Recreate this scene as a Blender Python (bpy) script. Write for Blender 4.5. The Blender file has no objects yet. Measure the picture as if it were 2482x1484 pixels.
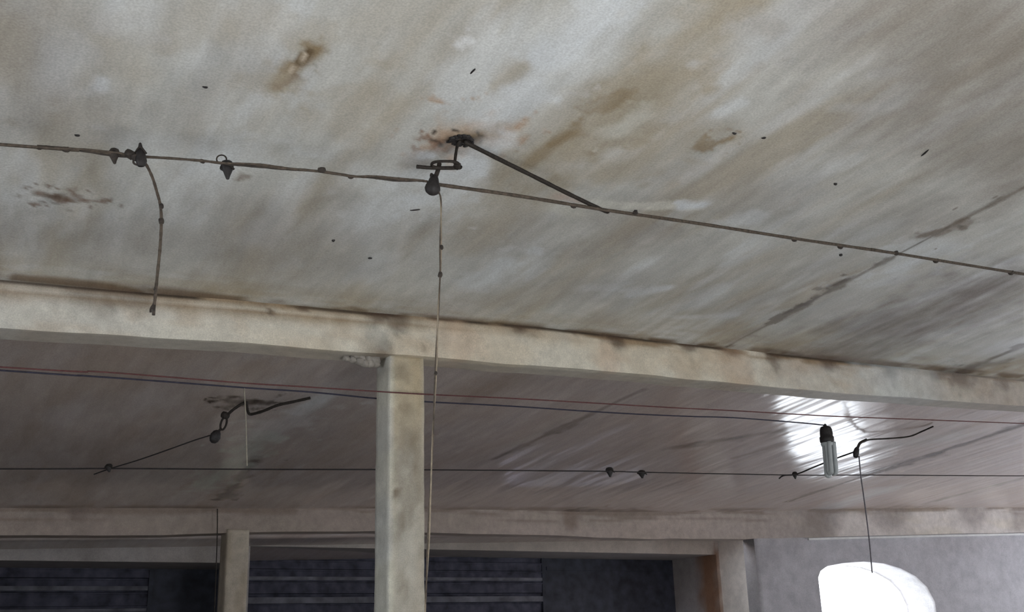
import bpy, math, random
import numpy as np
from mathutils import Vector, Matrix

random.seed(4)
S = bpy.context.scene
COL = S.collection
W, H = 2482, 1484
FPX = 2600.0                                   # focal length in pixels of the 2482 px frame

# ------------------------------------------------------------------ camera
def nz(a): return a / np.linalg.norm(a)
def cray(px, py): return np.array([(px - W / 2) / FPX, -(py - H / 2) / FPX, -1.0])
_v = nz(np.array([-241., 8242., -2600.]))      # plumb line, in camera axes
_d = nz(cray(5870, 1250))                      # direction of the concrete beams
_n = nz(np.cross(cray(1000, 1790), cray(5870, 1250)))
if _n[1] < 0: _n = -_n
_X = nz(_d - _v * _d.dot(_v)); _Y = np.cross(_v, _X)
R = np.array([_X, _Y, _v])                     # camera axes -> world axes
C = np.array([0., 0., 1.6])
cam = bpy.data.objects.new('camera', bpy.data.cameras.new('camera'))
cam.data.sensor_width = 36.0
cam.data.lens = FPX / W * 36.0
M = Matrix([list(R[0]) + [C[0]], list(R[1]) + [C[1]], list(R[2]) + [C[2]], [0, 0, 0, 1]])
cam.matrix_world = M
cam.data.clip_start = 0.05
COL.objects.link(cam); S.camera = cam

# ------------------------------------------------------------------ world, lights, exposure
w = bpy.data.worlds.new('overcast_sky'); S.world = w; w.use_nodes = True
bg = w.node_tree.nodes['Background']
bg.inputs['Color'].default_value = (0.86, 0.92, 1.0, 1); bg.inputs['Strength'].default_value = 7.0
S.view_settings.view_transform = 'Standard'; S.view_settings.look = 'None'
S.view_settings.exposure = 0.0; S.view_settings.gamma = 1.0; S.view_settings.use_curve_mapping = False

def portal(name, loc, direction, sx, sy):       # tells the renderer where the sky gets in
    l = bpy.data.lights.new(name, 'AREA'); l.shape = 'RECTANGLE'; l.size = sx; l.size_y = sy
    l.cycles.is_portal = True
    o = bpy.data.objects.new(name, l); COL.objects.link(o)
    o.location = loc
    o.rotation_euler = Vector(direction).to_track_quat('-Z', 'Y').to_euler()
    return o
DOOR_X0, DOOR_X1, DOOR_Z1, FRONT_Y = 0.8, 3.0, 3.0, -3.2      # doorway behind the viewer
DOR2_X0, DOR2_X1 = 10.8, 14.2                                  # unseen doorway added farther along that wall to brighten the right
SIDE_Y0, SIDE_Y1, SIDE_Z1, XR = 6.8, 11.4, 3.1, 21.0          # side doorway added out of view to fill the far bay
portal('doorway_sky', ((DOOR_X0 + DOOR_X1) / 2, FRONT_Y - 0.1, DOOR_Z1 / 2), (0, 1, 0), DOOR_X1 - DOOR_X0, DOOR_Z1)
portal('added_doorway_sky', ((DOR2_X0 + DOR2_X1) / 2, FRONT_Y - 0.1, DOOR_Z1 / 2), (0, 1, 0), DOR2_X1 - DOR2_X0, DOOR_Z1)
LEFT_Y0, LEFT_Y1, LEFT_Z0, LEFT_Z1, XL = 2.4, 4.8, 0.9, 2.7, -3.4   # unseen window added in the left wall to light the column sides
portal('added_left_window_sky', (XL - 0.1, (LEFT_Y0 + LEFT_Y1) / 2, (LEFT_Z0 + LEFT_Z1) / 2), (1, 0, 0), LEFT_Y1 - LEFT_Y0, LEFT_Z1 - LEFT_Z0)
portal('added_side_door_sky', (XR + 0.1, (SIDE_Y0 + SIDE_Y1) / 2, SIDE_Z1 / 2), (-1, 0, 0), SIDE_Y1 - SIDE_Y0, SIDE_Z1)
sun = bpy.data.lights.new('sun', 'SUN'); sun.energy = 58.0; sun.angle = 0.009; sun.color = (1.0, 0.99, 0.97)
so = bpy.data.objects.new('sun', sun); COL.objects.link(so)
so.rotation_euler = Vector((0.02, math.cos(math.radians(29)), -math.sin(math.radians(29)))).to_track_quat('-Z', 'Y').to_euler()

# ------------------------------------------------------------------ geometry helpers
N = R @ _n; E1 = R @ _d; E2 = np.cross(N, E1)   # ceiling plane: normal, along the beams, into the depth
HC = 2.7                                       # perpendicular distance eye -> ceiling
def ray(px, py): return R @ cray(px, py)
def onc(px, py, drop=0.0):                     # point on the plane `drop` metres below the ceiling
    r = ray(px, py); return C + r * ((HC - drop) / N.dot(r))
def ony(px, py, y):                            # point on the vertical plane Y = y
    r = ray(px, py); return C + r * ((y - C[1]) / r[1])
def uv(P): q = np.asarray(P) - C; return q.dot(E1), q.dot(E2)
def uvp(px, py): return uv(onc(px, py))
def ceil_pt(u, v, drop=0.0): return C + E1 * u + E2 * v + N * (HC - drop)
def ceil_z(x, y, drop=0.0):                    # height of the ceiling above (x, y)
    return C[2] + (HC - drop - N[0] * x - N[1] * y) / N[2]
def depth(P): return -(R.T @ (np.asarray(P) - C))[2]
def mpp(P): return depth(P) / FPX              # metres per pixel at P
def hang(px, py, P0):                          # point at (px,py) on the upright plane through P0 that faces the view
    r = ray(px, py); h = R @ np.array([0, 0, -1.0]); h[2] = 0
    return C + r * ((np.asarray(P0) - C).dot(h) / r.dot(h))

_rs = np.random.RandomState(11)
_T = _rs.rand(256, 256)
def vnoise(x, y):                              # smooth value noise, arrays in, 0..1 out
    xi = np.floor(x).astype(int); yi = np.floor(y).astype(int)
    fx = x - xi; fy = y - yi
    fx = fx * fx * (3 - 2 * fx); fy = fy * fy * (3 - 2 * fy)
    a = _T[xi % 256, yi % 256]; b = _T[(xi + 1) % 256, yi % 256]
    c = _T[xi % 256, (yi + 1) % 256]; d = _T[(xi + 1) % 256, (yi + 1) % 256]
    return (a * (1 - fx) + b * fx) * (1 - fy) + (c * (1 - fx) + d * fx) * fy
def fbm(x, y, o=4):
    s = 0; a = 1; t = 0
    for i in range(o):
        s = s + a * vnoise(x * 2 ** i + 17.3 * i, y * 2 ** i + 9.1 * i); t += a; a *= 0.55
    return s / t
def smooth(a, b, x):
    t = np.clip((x - a) / (b - a), 0, 1); return t * t * (3 - 2 * t)
def lerp(c, k, col):                           # blend colour array c towards col by weight k
    return c + (np.array(col)[None, :] - c) * k[:, None]

def tag(o, label=None, cat=None, group=None, kind=None):
    if label: o['label'] = label
    if cat: o['category'] = cat
    if group: o['group'] = group
    if kind: o['kind'] = kind
    return o
def empty(name, loc, label, cat, group=None):
    o = bpy.data.objects.new(name, None); o.location = Vector(loc); o.empty_display_size = 0.05
    COL.objects.link(o); return tag(o, label, cat, group)
def link_mesh(name, me, mat, parent=None):
    me.materials.append(mat)
    o = bpy.data.objects.new(name, me); COL.objects.link(o)
    if parent is not None:
        o.parent = parent; o.matrix_parent_inverse = Matrix.Translation(-parent.location)
    return o
class MB:                                      # collects shapes into ONE mesh
    def __init__(s): s.v = []; s.f = []
    def add(s, vs, fs):
        b = len(s.v); s.v += [tuple(p) for p in vs]; s.f += [tuple(i + b for i in f) for f in fs]
    def build(s, name, mat, parent=None, smooth_shade=True, colf=None):
        me = bpy.data.meshes.new(name); me.from_pydata(s.v, [], s.f); me.update()
        if smooth_shade: me.polygons.foreach_set('use_smooth', [True] * len(me.polygons))
        if colf is not None: paint(me, colf)
        return link_mesh(name, me, mat, parent)
def paint(me, colf):
    n = len(me.vertices); co = np.empty(n * 3); me.vertices.foreach_get('co', co); co = co.reshape(n, 3)
    c = np.clip(colf(co), 0.0, 1); a = me.color_attributes.new('paint', 'FLOAT_COLOR', 'POINT')
    a.data.foreach_set('color', np.c_[c, np.ones(n)].ravel())

def spline(pts, k=8):
    P = [np.asarray(p, float) for p in pts]
    if len(P) < 3: return P
    Q = [2 * P[0] - P[1]] + P + [2 * P[-1] - P[-2]]; out = []
    for i in range(1, len(Q) - 2):
        a, b, c, d = Q[i - 1], Q[i], Q[i + 1], Q[i + 2]
        for j in range(k):
            t = j / k
            out.append(0.5 * (2 * b + (c - a) * t + (2 * a - 5 * b + 4 * c - d) * t * t + (3 * b - a - 3 * c + d) * t ** 3))
    out.append(P[-1]); return out
def reach(a, b, x):                             # carry the line a -> b on until it meets the wall at X = x
    a = np.asarray(a); b = np.asarray(b); return b + (b - a) * ((x - b[0]) / (b[0] - a[0]))
def tube(mb, pts, r, sides=10, k=8, lump=0.0, closed=False, r2=None):
    P = spline(pts, k) if k > 1 else [np.asarray(p, float) for p in pts]
    n = len(P); vs = []; up = np.array([0.13, 0.31, 0.94]); ph = random.random() * 50
    for i, p in enumerate(P):
        if closed: t = P[(i + 1) % n] - P[i - 1]
        else: t = P[min(i + 1, n - 1)] - P[max(i - 1, 0)]
        t = t / (np.linalg.norm(t) + 1e-12)
        a = up - t * up.dot(t)
        if np.linalg.norm(a) < 0.05: a = np.array([1., 0, 0]) - t * t[0]
        a = a / np.linalg.norm(a); b = np.cross(t, a); up = a
        rr = r if r2 is None else r + (r2 - r) * i / (n - 1)
        rr *= 1 + lump * math.sin(ph + i * 1.7) * math.sin(ph * 2 + i * 0.61)
        for s in range(sides):
            an = 2 * math.pi * s / sides
            vs.append(p + rr * (a * math.cos(an) + b * math.sin(an)))
    fs = []
    for i in range(n if closed else n - 1):
        for s in range(sides):
            j = (i + 1) % n
            fs.append((i * sides + s, i * sides + (s + 1) % sides, j * sides + (s + 1) % sides, j * sides + s))
    if not closed:
        fs.append(tuple(range(sides))[::-1]); fs.append(tuple((n - 1) * sides + s for s in range(sides)))
    mb.add(vs, fs)
def lathe(mb, A, B, prof, sides=20, flat=1.0, lump=0.0):   # revolve (t, radius) round the axis A -> B
    A = np.asarray(A, float); B = np.asarray(B, float); t = nz(B - A)
    a = nz(np.cross(t, np.array([0.2, 1, 0.1]))); b = np.cross(t, a); vs = []; fs = []; n = len(prof)
    ph = random.random() * 9
    for (q, r) in prof:
        for s in range(sides):
            an = 2 * math.pi * s / sides
            rr = max(r, 1e-4) * (1 + lump * math.sin(3 * an + ph + 5 * q) + 0.6 * lump * math.sin(5 * an + 11 * q + ph))
            vs.append(A + (B - A) * q + rr * (a * math.cos(an) + flat * b * math.sin(an)))
    for i in range(n - 1):
        for s in range(sides):
            fs.append((i * sides + s, i * sides + (s + 1) % sides, (i + 1) * sides + (s + 1) % sides, (i + 1) * sides + s))
    fs.append(tuple(range(sides))[::-1]); fs.append(tuple((n - 1) * sides + s for s in range(sides)))
    mb.add(vs, fs)
BALL = [(0.5 - 0.5 * math.cos(math.pi * i / 8), math.sin(math.pi * i / 8)) for i in range(9)]
def blob(mb, P, r, squash=1.0, axis=(0, 0, 1), lump=0.12):
    P = np.asarray(P); ax = nz(np.asarray(axis, float)) * r * squash
    lathe(mb, P - ax, P + ax, [(q, rr * r) for q, rr in BALL], 14, 1.0, lump)
def quadgrid(mb, P00, P10, P11, P01, nu, nv, wob=0.0):     # bilinear patch
    P00, P10, P11, P01 = [np.asarray(p, float) for p in (P00, P10, P11, P01)]
    vs = []; fs = []
    for j in range(nv + 1):
        for i in range(nu + 1):
            s, t = i / nu, j / nv
            vs.append((P00 * (1 - s) + P10 * s) * (1 - t) + (P01 * (1 - s) + P11 * s) * t)
    for j in range(nv):
        for i in range(nu):
            k = j * (nu + 1) + i; fs.append((k, k + 1, k + nu + 2, k + nu + 1))
    mb.add(vs, fs)
def box(mb, x0, x1, y0, y1, z0, z1, d=0.25):
    g = lambda a, b: max(1, int(math.ceil(abs(b - a) / d)))
    nx, ny, nzz = g(x0, x1), g(y0, y1), g(z0, z1)
    quadgrid(mb, (x0, y0, z0), (x1, y0, z0), (x1, y0, z1), (x0, y0, z1), nx, nzz)
    quadgrid(mb, (x1, y1, z0), (x0, y1, z0), (x0, y1, z1), (x1, y1, z1), nx, nzz)
    quadgrid(mb, (x0, y1, z0), (x0, y0, z0), (x0, y0, z1), (x0, y1, z1), ny, nzz)
    quadgrid(mb, (x1, y0, z0), (x1, y1, z0), (x1, y1, z1), (x1, y0, z1), ny, nzz)
    quadgrid(mb, (x0, y0, z1), (x1, y0, z1), (x1, y1, z1), (x0, y1, z1), nx, ny)
    quadgrid(mb, (x0, y1, z0), (x1, y1, z0), (x1, y0, z0), (x0, y0, z0), nx, ny)

# ------------------------------------------------------------------ materials
def painted(name, rough=0.6, spec=0.3, mottle=0.22, scale=9.0, bump=0.15, bscale=30.0, grain=0.12, stretch=None, bdet=4.0, bdist=0.02):
    m = bpy.data.materials.new(name); m.use_nodes = True; nt = m.node_tree; b = nt.nodes['Principled BSDF']
    L = nt.links.new; nn = nt.nodes.new
    at = nn('ShaderNodeAttribute'); at.attribute_name = 'paint'
    tc = nn('ShaderNodeTexCoord')
    n1 = nn('ShaderNodeTexNoise'); n1.inputs['Scale'].default_value = scale; n1.inputs['Detail'].default_value = 6; n1.inputs['Roughness'].default_value = 0.65
    n2 = nn('ShaderNodeTexNoise'); n2.inputs['Scale'].default_value = scale * 14; n2.inputs['Detail'].default_value = 3
    mp = nn('ShaderNodeMapping'); L(tc.outputs['Object'], mp.inputs['Vector'])
    if stretch: mp.inputs['Scale'].default_value = stretch
    L(mp.outputs['Vector'], n1.inputs['Vector']); L(tc.outputs['Object'], n2.inputs['Vector'])
    def mr(src, lo, hi, amt):
        r = nn('ShaderNodeMapRange'); L(src, r.inputs['Value'])
        r.inputs['From Min'].default_value = lo; r.inputs['From Max'].default_value = hi
        r.inputs['To Min'].default_value = 1 - amt; r.inputs['To Max'].default_value = 1 + amt; return r.outputs['Result']
    def mul(a, f):
        x = nn('ShaderNodeVectorMath'); x.operation = 'SCALE'; L(a, x.inputs[0]); L(f, x.inputs['Scale']); return x.outputs[0]
    c = mul(at.outputs['Color'], mr(n1.outputs['Fac'], 0.3, 0.7, mottle))
    c = mul(c, mr(n2.outputs['Fac'], 0.3, 0.7, grain))
    L(c, b.inputs['Base Color'])
    b.inputs['Roughness'].default_value = rough; b.inputs['Specular IOR Level'].default_value = spec
    if bump:
        n3 = nn('ShaderNodeTexNoise'); n3.inputs['Scale'].default_value = bscale; n3.inputs['Detail'].default_value = bdet
        L(mp.outputs['Vector'], n3.inputs['Vector'])
        bp = nn('ShaderNodeBump'); bp.inputs['Strength'].default_value = bump; bp.inputs['Distance'].default_value = bdist
        L(n3.outputs['Fac'], bp.inputs['Height']); L(bp.outputs['Normal'], b.inputs['Normal'])
    return m
def plain(name, col, rough=0.6, metal=0.0, var=0.25, scale=40.0, spec=0.4, alpha=1.0, trans=0.0):
    m = bpy.data.materials.new(name); m.use_nodes = True; nt = m.node_tree; b = nt.nodes['Principled BSDF']
    tc = nt.nodes.new('ShaderNodeTexCoord'); no = nt.nodes.new('ShaderNodeTexNoise'); no.inputs['Scale'].default_value = scale; no.inputs['Detail'].default_value = 4
    cr = nt.nodes.new('ShaderNodeValToRGB')
    cr.color_ramp.elements[0].color = tuple(c * (1 - var) for c in col) + (1,)
    cr.color_ramp.elements[1].color = tuple(min(1, c * (1 + var)) for c in col) + (1,)
    cr.color_ramp.elements[0].position = 0.3; cr.color_ramp.elements[1].position = 0.7
    nt.links.new(tc.outputs['Object'], no.inputs['Vector']); nt.links.new(no.outputs['Fac'], cr.inputs['Fac'])
    nt.links.new(cr.outputs['Color'], b.inputs['Base Color'])
    b.inputs['Roughness'].default_value = rough; b.inputs['Metallic'].default_value = metal
    b.inputs['Specular IOR Level'].default_value = spec; b.inputs['Transmission Weight'].default_value = trans
    return m
M_CEIL = painted('limewashed_ceiling', rough=0.17, spec=0.25, stretch=(1.5, 0.25, 1.0), mottle=0.10, scale=7.0, bump=0.62, bscale=1.7, bdet=2.0, bdist=0.05, grain=0.13)
M_BEAM = painted('limewashed_concrete', rough=0.6, spec=0.25, mottle=0.15, scale=9.0, bump=0.35, bscale=16.0, grain=0.12)
M_WALL = painted('old_wall_plaster', rough=0.7, spec=0.2, mottle=0.15, scale=5.0, bump=0.25, bscale=12.0, grain=0.10)
M_FLOOR = plain('dusty_cement', (0.44, 0.425, 0.405), 0.8, scale=3)
M_IRON = plain('rusty_black_iron', (0.030, 0.024, 0.020), 0.7, 0.3, 0.5, 90)
M_DARKP = plain('sooty_dark_plastic', (0.022, 0.019, 0.019), 0.55, 0, 0.4, 80)
M_CABLE = plain('dusty_old_cable', (0.082, 0.063, 0.048), 0.75, 0, 0.45, 60)
M_CABLED = plain('sooty_cable', (0.042, 0.033, 0.027), 0.75, 0, 0.45, 60)
M_WHITEC = plain('yellowed_white_cord', (0.27, 0.24, 0.19), 0.6, 0, 0.2, 60)
M_RED = plain('red_wire_insulation', (0.105, 0.035, 0.035), 0.6, 0, 0.3, 50)
M_BLUE = plain('navy_wire_insulation', (0.03, 0.028, 0.05), 0.6, 0, 0.3, 50)
M_BLACKW = plain('black_wire_insulation', (0.025, 0.02, 0.02), 0.6, 0, 0.3, 50)
M_GLASS = plain('greyed_lamp_tube', (0.42, 0.45, 0.46), 0.35, 0, 0.08, 20, 0.5)
M_SHUT = plain('dark_blue_steel', (0.075, 0.075, 0.105), 0.85, 0.0, 0.5, 6)
M_DARK = plain('dark_painted_wood', (0.045, 0.048, 0.065), 0.7, 0, 0.4, 6)
M_RAIL = plain('worn_steel_rail', (0.16, 0.16, 0.19), 0.8, 0, 0.4, 5)
M_TRIM = plain('white_painted_wood', (0.72, 0.72, 0.72), 0.45, 0, 0.08, 10)

WHITE = (0.60, 0.605, 0.575); BROWN = (0.33, 0.27, 0.18); DK = (0.075, 0.055, 0.04)

# ------------------------------------------------------------------ setting: ceiling
U_OUT = uvp(1858, 1240)[0] + 1.45
SKY_U0, SKY_U1, SKY_V0, SKY_V1 = 9.4, 12.5, 12.95, 13.55      # rooflight added out of sight behind the farther beam, lights the rear wall
_s = ceil_pt((SKY_U0 + SKY_U1) / 2, (SKY_V0 + SKY_V1) / 2, -0.16)
portal('added_rooflight_sky', _s, -N, SKY_U1 - SKY_U0, SKY_V1 - SKY_V0)
V1, V2 = 6.27, 12.42                           # where the two beams meet the ceiling
def seg_mask(u, v, a, b, wdt, rough=0.6, fr=6.0, soft=0.7):
    (ua, va), (ub, vb) = a, b
    du, dv = ub - ua, vb - va; L2 = du * du + dv * dv + 1e-9
    t = np.clip(((u - ua) * du + (v - va) * dv) / L2, 0, 1)
    d = np.hypot(u - ua - t * du, v - va - t * dv)
    d = d * (1 + rough * 2 * (fbm(u * fr + 3.1, v * fr + 7.7, 4) - 0.5) * 2)
    return 1 - smooth(wdt * (1 - soft), wdt * (1 + soft), d)
def px_stain_or_light(p, q, wdt, col, k, rough=0.6, fr=6.0, soft=0.7):
    if wdt >= 0.2 and rough == 0.6: rough, soft = 0.28, 0.85          # broad stains and painted falloff: no hard islands
    return (uvp(*p), uvp(*q), wdt, col, k, rough, fr, soft)
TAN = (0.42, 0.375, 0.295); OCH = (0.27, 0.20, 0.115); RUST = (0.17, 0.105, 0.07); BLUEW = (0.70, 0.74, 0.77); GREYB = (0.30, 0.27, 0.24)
STAINS_AND_LIGHT = [
    px_stain_or_light((1230, 440), (1500, 250), 0.22, TAN, 0.75), px_stain_or_light((1400, 360), (1640, 200), 0.15, TAN, 0.7),
    px_stain_or_light((1560, 210), (1800, 10), 0.16, TAN, 0.7), px_stain_or_light((1680, 340), (1480, 420), 0.14, TAN, 0.55),
    px_stain_or_light((1340, 350), (1400, 320), 0.05, OCH, 0.6, 0.8, 12), px_stain_or_light((1470, 260), (1505, 225), 0.05, OCH, 0.55, 0.8, 12),
    px_stain_or_light((1280, 400), (1370, 330), 0.06, OCH, 0.45), px_stain_or_light((1500, 330), (1560, 300), 0.07, OCH, 0.4),
    px_stain_or_light((1210, 210), (1270, 160), 0.06, TAN, 0.55), px_stain_or_light((1700, 360), (1770, 335), 0.03, OCH, 0.7, 0.9, 14),
    px_stain_or_light((1120, 600), (1260, 480), 0.12, TAN, 0.5), px_stain_or_light((1430, 610), (1560, 560), 0.18, GREYB, 0.35),
    px_stain_or_light((830, 300), (900, 240), 0.10, TAN, 0.45), px_stain_or_light((250, 60), (330, 180), 0.15, TAN, 0.35),
    px_stain_or_light((20, 80), (40, 180), 0.14, TAN, 0.5), px_stain_or_light((420, 20), (560, 60), 0.18, TAN, 0.3),
    px_stain_or_light((900, 60), (1010, 20), 0.14, TAN, 0.3), px_stain_or_light((640, 60), (760, 90), 0.10, TAN, 0.35),
    # scar with a pale ridge in it
    px_stain_or_light((765, 118), (665, 208), 0.045, OCH, 0.85, 0.4, 16), px_stain_or_light((752, 122), (725, 152), 0.022, (0.13, 0.09, 0.05), 0.9, 0.4, 20),
    px_stain_or_light((715, 185), (680, 212), 0.020, (0.16, 0.09, 0.05), 0.9, 0.5, 20), px_stain_or_light((640, 200), (690, 190), 0.06, TAN, 0.6),
    px_stain_or_light((745, 128), (700, 176), 0.006, (0.52, 0.44, 0.35), 1.0, 0.2, 20),
    # dark reddish stain at the left
    px_stain_or_light((95, 470), (160, 484), 0.040, RUST, 0.85, 0.9, 18), px_stain_or_light((150, 490), (265, 488), 0.022, RUST, 0.7, 0.9, 22),
    px_stain_or_light((120, 476), (140, 478), 0.03, DK, 0.5, 0.9, 20), px_stain_or_light((170, 462), (185, 480), 0.02, RUST, 0.6, 0.8, 20),
    px_stain_or_light((580, 436), (600, 430), 0.014, RUST, 0.7, 0.8, 20),
    # broken plaster round the main hook
    px_stain_or_light((1095, 334), (1190, 322), 0.11, (0.50, 0.40, 0.31), 1.0, 0.35, 12, 0.8), px_stain_or_light((1085, 345), (1190, 320), 0.10, (0.46, 0.34, 0.25), 0.8, 0.7, 14), px_stain_or_light((1065, 350), (1110, 356), 0.045, (0.27, 0.17, 0.12), 0.75, 0.9, 20),
    px_stain_or_light((1160, 322), (1195, 318), 0.045, OCH, 0.6, 0.9, 16), px_stain_or_light((1092, 340), (1148, 340), 0.042, (0.035, 0.03, 0.025), 0.95, 0.9, 24),
    px_stain_or_light((1100, 362), (1140, 366), 0.03, GREYB, 0.6, 0.7, 18), px_stain_or_light((985, 400), (1025, 395), 0.06, (0.35, 0.31, 0.27), 0.7),
    # pale patches
    px_stain_or_light((243, 212), (248, 195), 0.045, BLUEW, 0.8), px_stain_or_light((160, 130), (130, 190), 0.12, BLUEW, 0.5),
    px_stain_or_light((280, 40), (300, 15), 0.12, BLUEW, 0.4), px_stain_or_light((1112, 110), (1130, 98), 0.030, (0.78, 0.80, 0.81), 0.75, 0.8, 20),
    px_stain_or_light((1330, 150), (1460, 30), 0.10, BLUEW, 0.75), px_stain_or_light((1270, 220), (1330, 150), 0.07, BLUEW, 0.5), px_stain_or_light((1180, 290), (1280, 220), 0.12, BLUEW, 0.5),
    px_stain_or_light((1150, 385), (1200, 350), 0.10, BLUEW, 0.75), px_stain_or_light((1060, 480), (1120, 420), 0.13, BLUEW, 0.55), px_stain_or_light((1490, 320), (1550, 285), 0.07, (0.62, 0.62, 0.56), 0.8),
    px_stain_or_light((1420, 495), (1690, 503), 0.05, (0.66, 0.66, 0.60), 0.75, 0.4, 10, 0.4), px_stain_or_light((1660, 500), (1700, 498), 0.045, BLUEW, 0.8), px_stain_or_light((1790, 535), (1830, 525), 0.07, BLUEW, 0.6),
    px_stain_or_light((1340, 505), (1400, 515), 0.05, (0.6, 0.6, 0.54), 0.55), px_stain_or_light((1350, 475), (1420, 490), 0.03, (0.45, 0.33, 0.28), 0.5),
    px_stain_or_light((1530, 715), (1610, 700), 0.07, BLUEW, 0.6), px_stain_or_light((1420, 700), (1480, 700), 0.05, BLUEW, 0.35), px_stain_or_light((1640, 770), (1780, 765), 0.06, BLUEW, 0.4),
    px_stain_or_light((1150, 690), (1220, 640), 0.12, BLUEW, 0.55), px_stain_or_light((880, 520), (940, 490), 0.12, BLUEW, 0.4), px_stain_or_light((2030, 260), (2190, 260), 0.06, BLUEW, 0.35),
    px_stain_or_light((1880, 80), (1960, 10), 0.15, BLUEW, 0.5), px_stain_or_light((1750, 270), (1800, 250), 0.05, BLUEW, 0.5), px_stain_or_light((2120, 180), (2190, 170), 0.05, BLUEW, 0.45),
    px_stain_or_light((2180, 640), (2260, 600), 0.18, BLUEW, 0.6), px_stain_or_light((2120, 690), (2180, 660), 0.12, BLUEW, 0.5), px_stain_or_light((1030, 430), (900, 560), 0.2, BLUEW, 0.25),
    px_stain_or_light((380, 365), (520, 385), 0.15, BLUEW, 0.3), px_stain_or_light((850, 420), (960, 440), 0.15, BLUEW, 0.3),
    px_stain_or_light((2350, 90), (2470, 150), 0.3, GREYB, 0.45), px_stain_or_light((2380, 380), (2470, 420), 0.25, GREYB, 0.4), px_stain_or_light((1990, 880), (2350, 720), 0.55, (0.22, 0.19, 0.175), 0.75),  # broad dark patches at the right paint the light dying away
    px_stain_or_light((10, 40), (60, 260), 0.35, GREYB, 0.45), px_stain_or_light((2100, 20), (2480, 120), 0.35, GREYB, 0.6), px_stain_or_light((2200, 250), (2480, 330), 0.4, GREYB, 0.6),  # grey towards both sides: light falloff put into the colour
    px_stain_or_light((350, 560), (760, 640), 0.35, GREYB, 0.3), px_stain_or_light((0, 560), (250, 600), 0.3, GREYB, 0.4), px_stain_or_light((1100, 745), (1500, 700), 0.25, GREYB, 0.25),
    # slab joints
    px_stain_or_light((2482, 455), (2300, 548), 0.022, (0.14, 0.11, 0.085), 0.75, 0.7, 10), px_stain_or_light((2350, 540), (2240, 570), 0.05, (0.16, 0.12, 0.09), 0.7, 0.8, 10),
    px_stain_or_light((2300, 550), (1760, 842), 0.014, (0.13, 0.11, 0.09), 0.8, 0.9, 5), px_stain_or_light((2050, 680), (2010, 695), 0.03, DK, 0.6, 0.8, 12),
    px_stain_or_light((2482, 450), (2400, 520), 0.10, GREYB, 0.4), px_stain_or_light((1950, 745), (1770, 830), 0.05, GREYB, 0.5),
    px_stain_or_light((2482, 838), (2330, 900), 0.05, DK, 0.65, 0.7, 6), px_stain_or_light((2420, 880), (2250, 910), 0.10, DK, 0.5, 0.8, 6),
    # second bay
    px_stain_or_light((2482, 1030), (2250, 1105), 0.08, DK, 0.75, 0.5, 4), px_stain_or_light((2270, 1100), (2090, 1155), 0.12, DK, 0.75, 0.5, 4), px_stain_or_light((2110, 1150), (1910, 1216), 0.05, DK, 0.65, 0.5, 4),
    px_stain_or_light((2482, 1158), (2240, 1222), 0.07, GREYB, 0.8, 0.5, 4), px_stain_or_light((1940, 1036), (1640, 1085), 0.09, DK, 0.45, 0.5, 4), px_stain_or_light((1930, 1065), (1780, 1110), 0.06, DK, 0.35, 0.5, 4),
    px_stain_or_light((1560, 945), (1200, 1112), 0.04, DK, 0.45, 0.6, 4), px_stain_or_light((1480, 960), (1240, 1080), 0.06, (0.5, 0.45, 0.4), 0.35), px_stain_or_light((620, 1110), (545, 1205), 0.06, DK, 0.6, 0.7, 4),
    px_stain_or_light((800, 955), (640, 1060), 0.16, (0.62, 0.6, 0.6), 0.5), px_stain_or_light((640, 1060), (500, 1180), 0.13, (0.55, 0.58, 0.52), 0.5), px_stain_or_light((720, 1000), (800, 960), 0.09, BLUEW, 0.5),
    px_stain_or_light((570, 975), (615, 975), 0.09, DK, 0.85, 0.7, 10), px_stain_or_light((1330, 900), (1440, 880), 0.3, (0.5, 0.47, 0.47), 0.3), px_stain_or_light((1140, 960), (1240, 920), 0.2, (0.28, 0.2, 0.15), 0.4),
    px_stain_or_light((2020, 1230), (2130, 1190), 0.25, BLUEW, 0.4), px_stain_or_light((2000, 1150), (2130, 1110), 0.2, BLUEW, 0.3), px_stain_or_light((2100, 1090), (2300, 1060), 0.3, (0.55, 0.56, 0.55), 0.4),  # first two pale patches paint the window's reflection
    px_stain_or_light((1395, 1238), (1420, 1238), 0.12, DK, 0.7, 0.6, 5),
]
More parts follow.
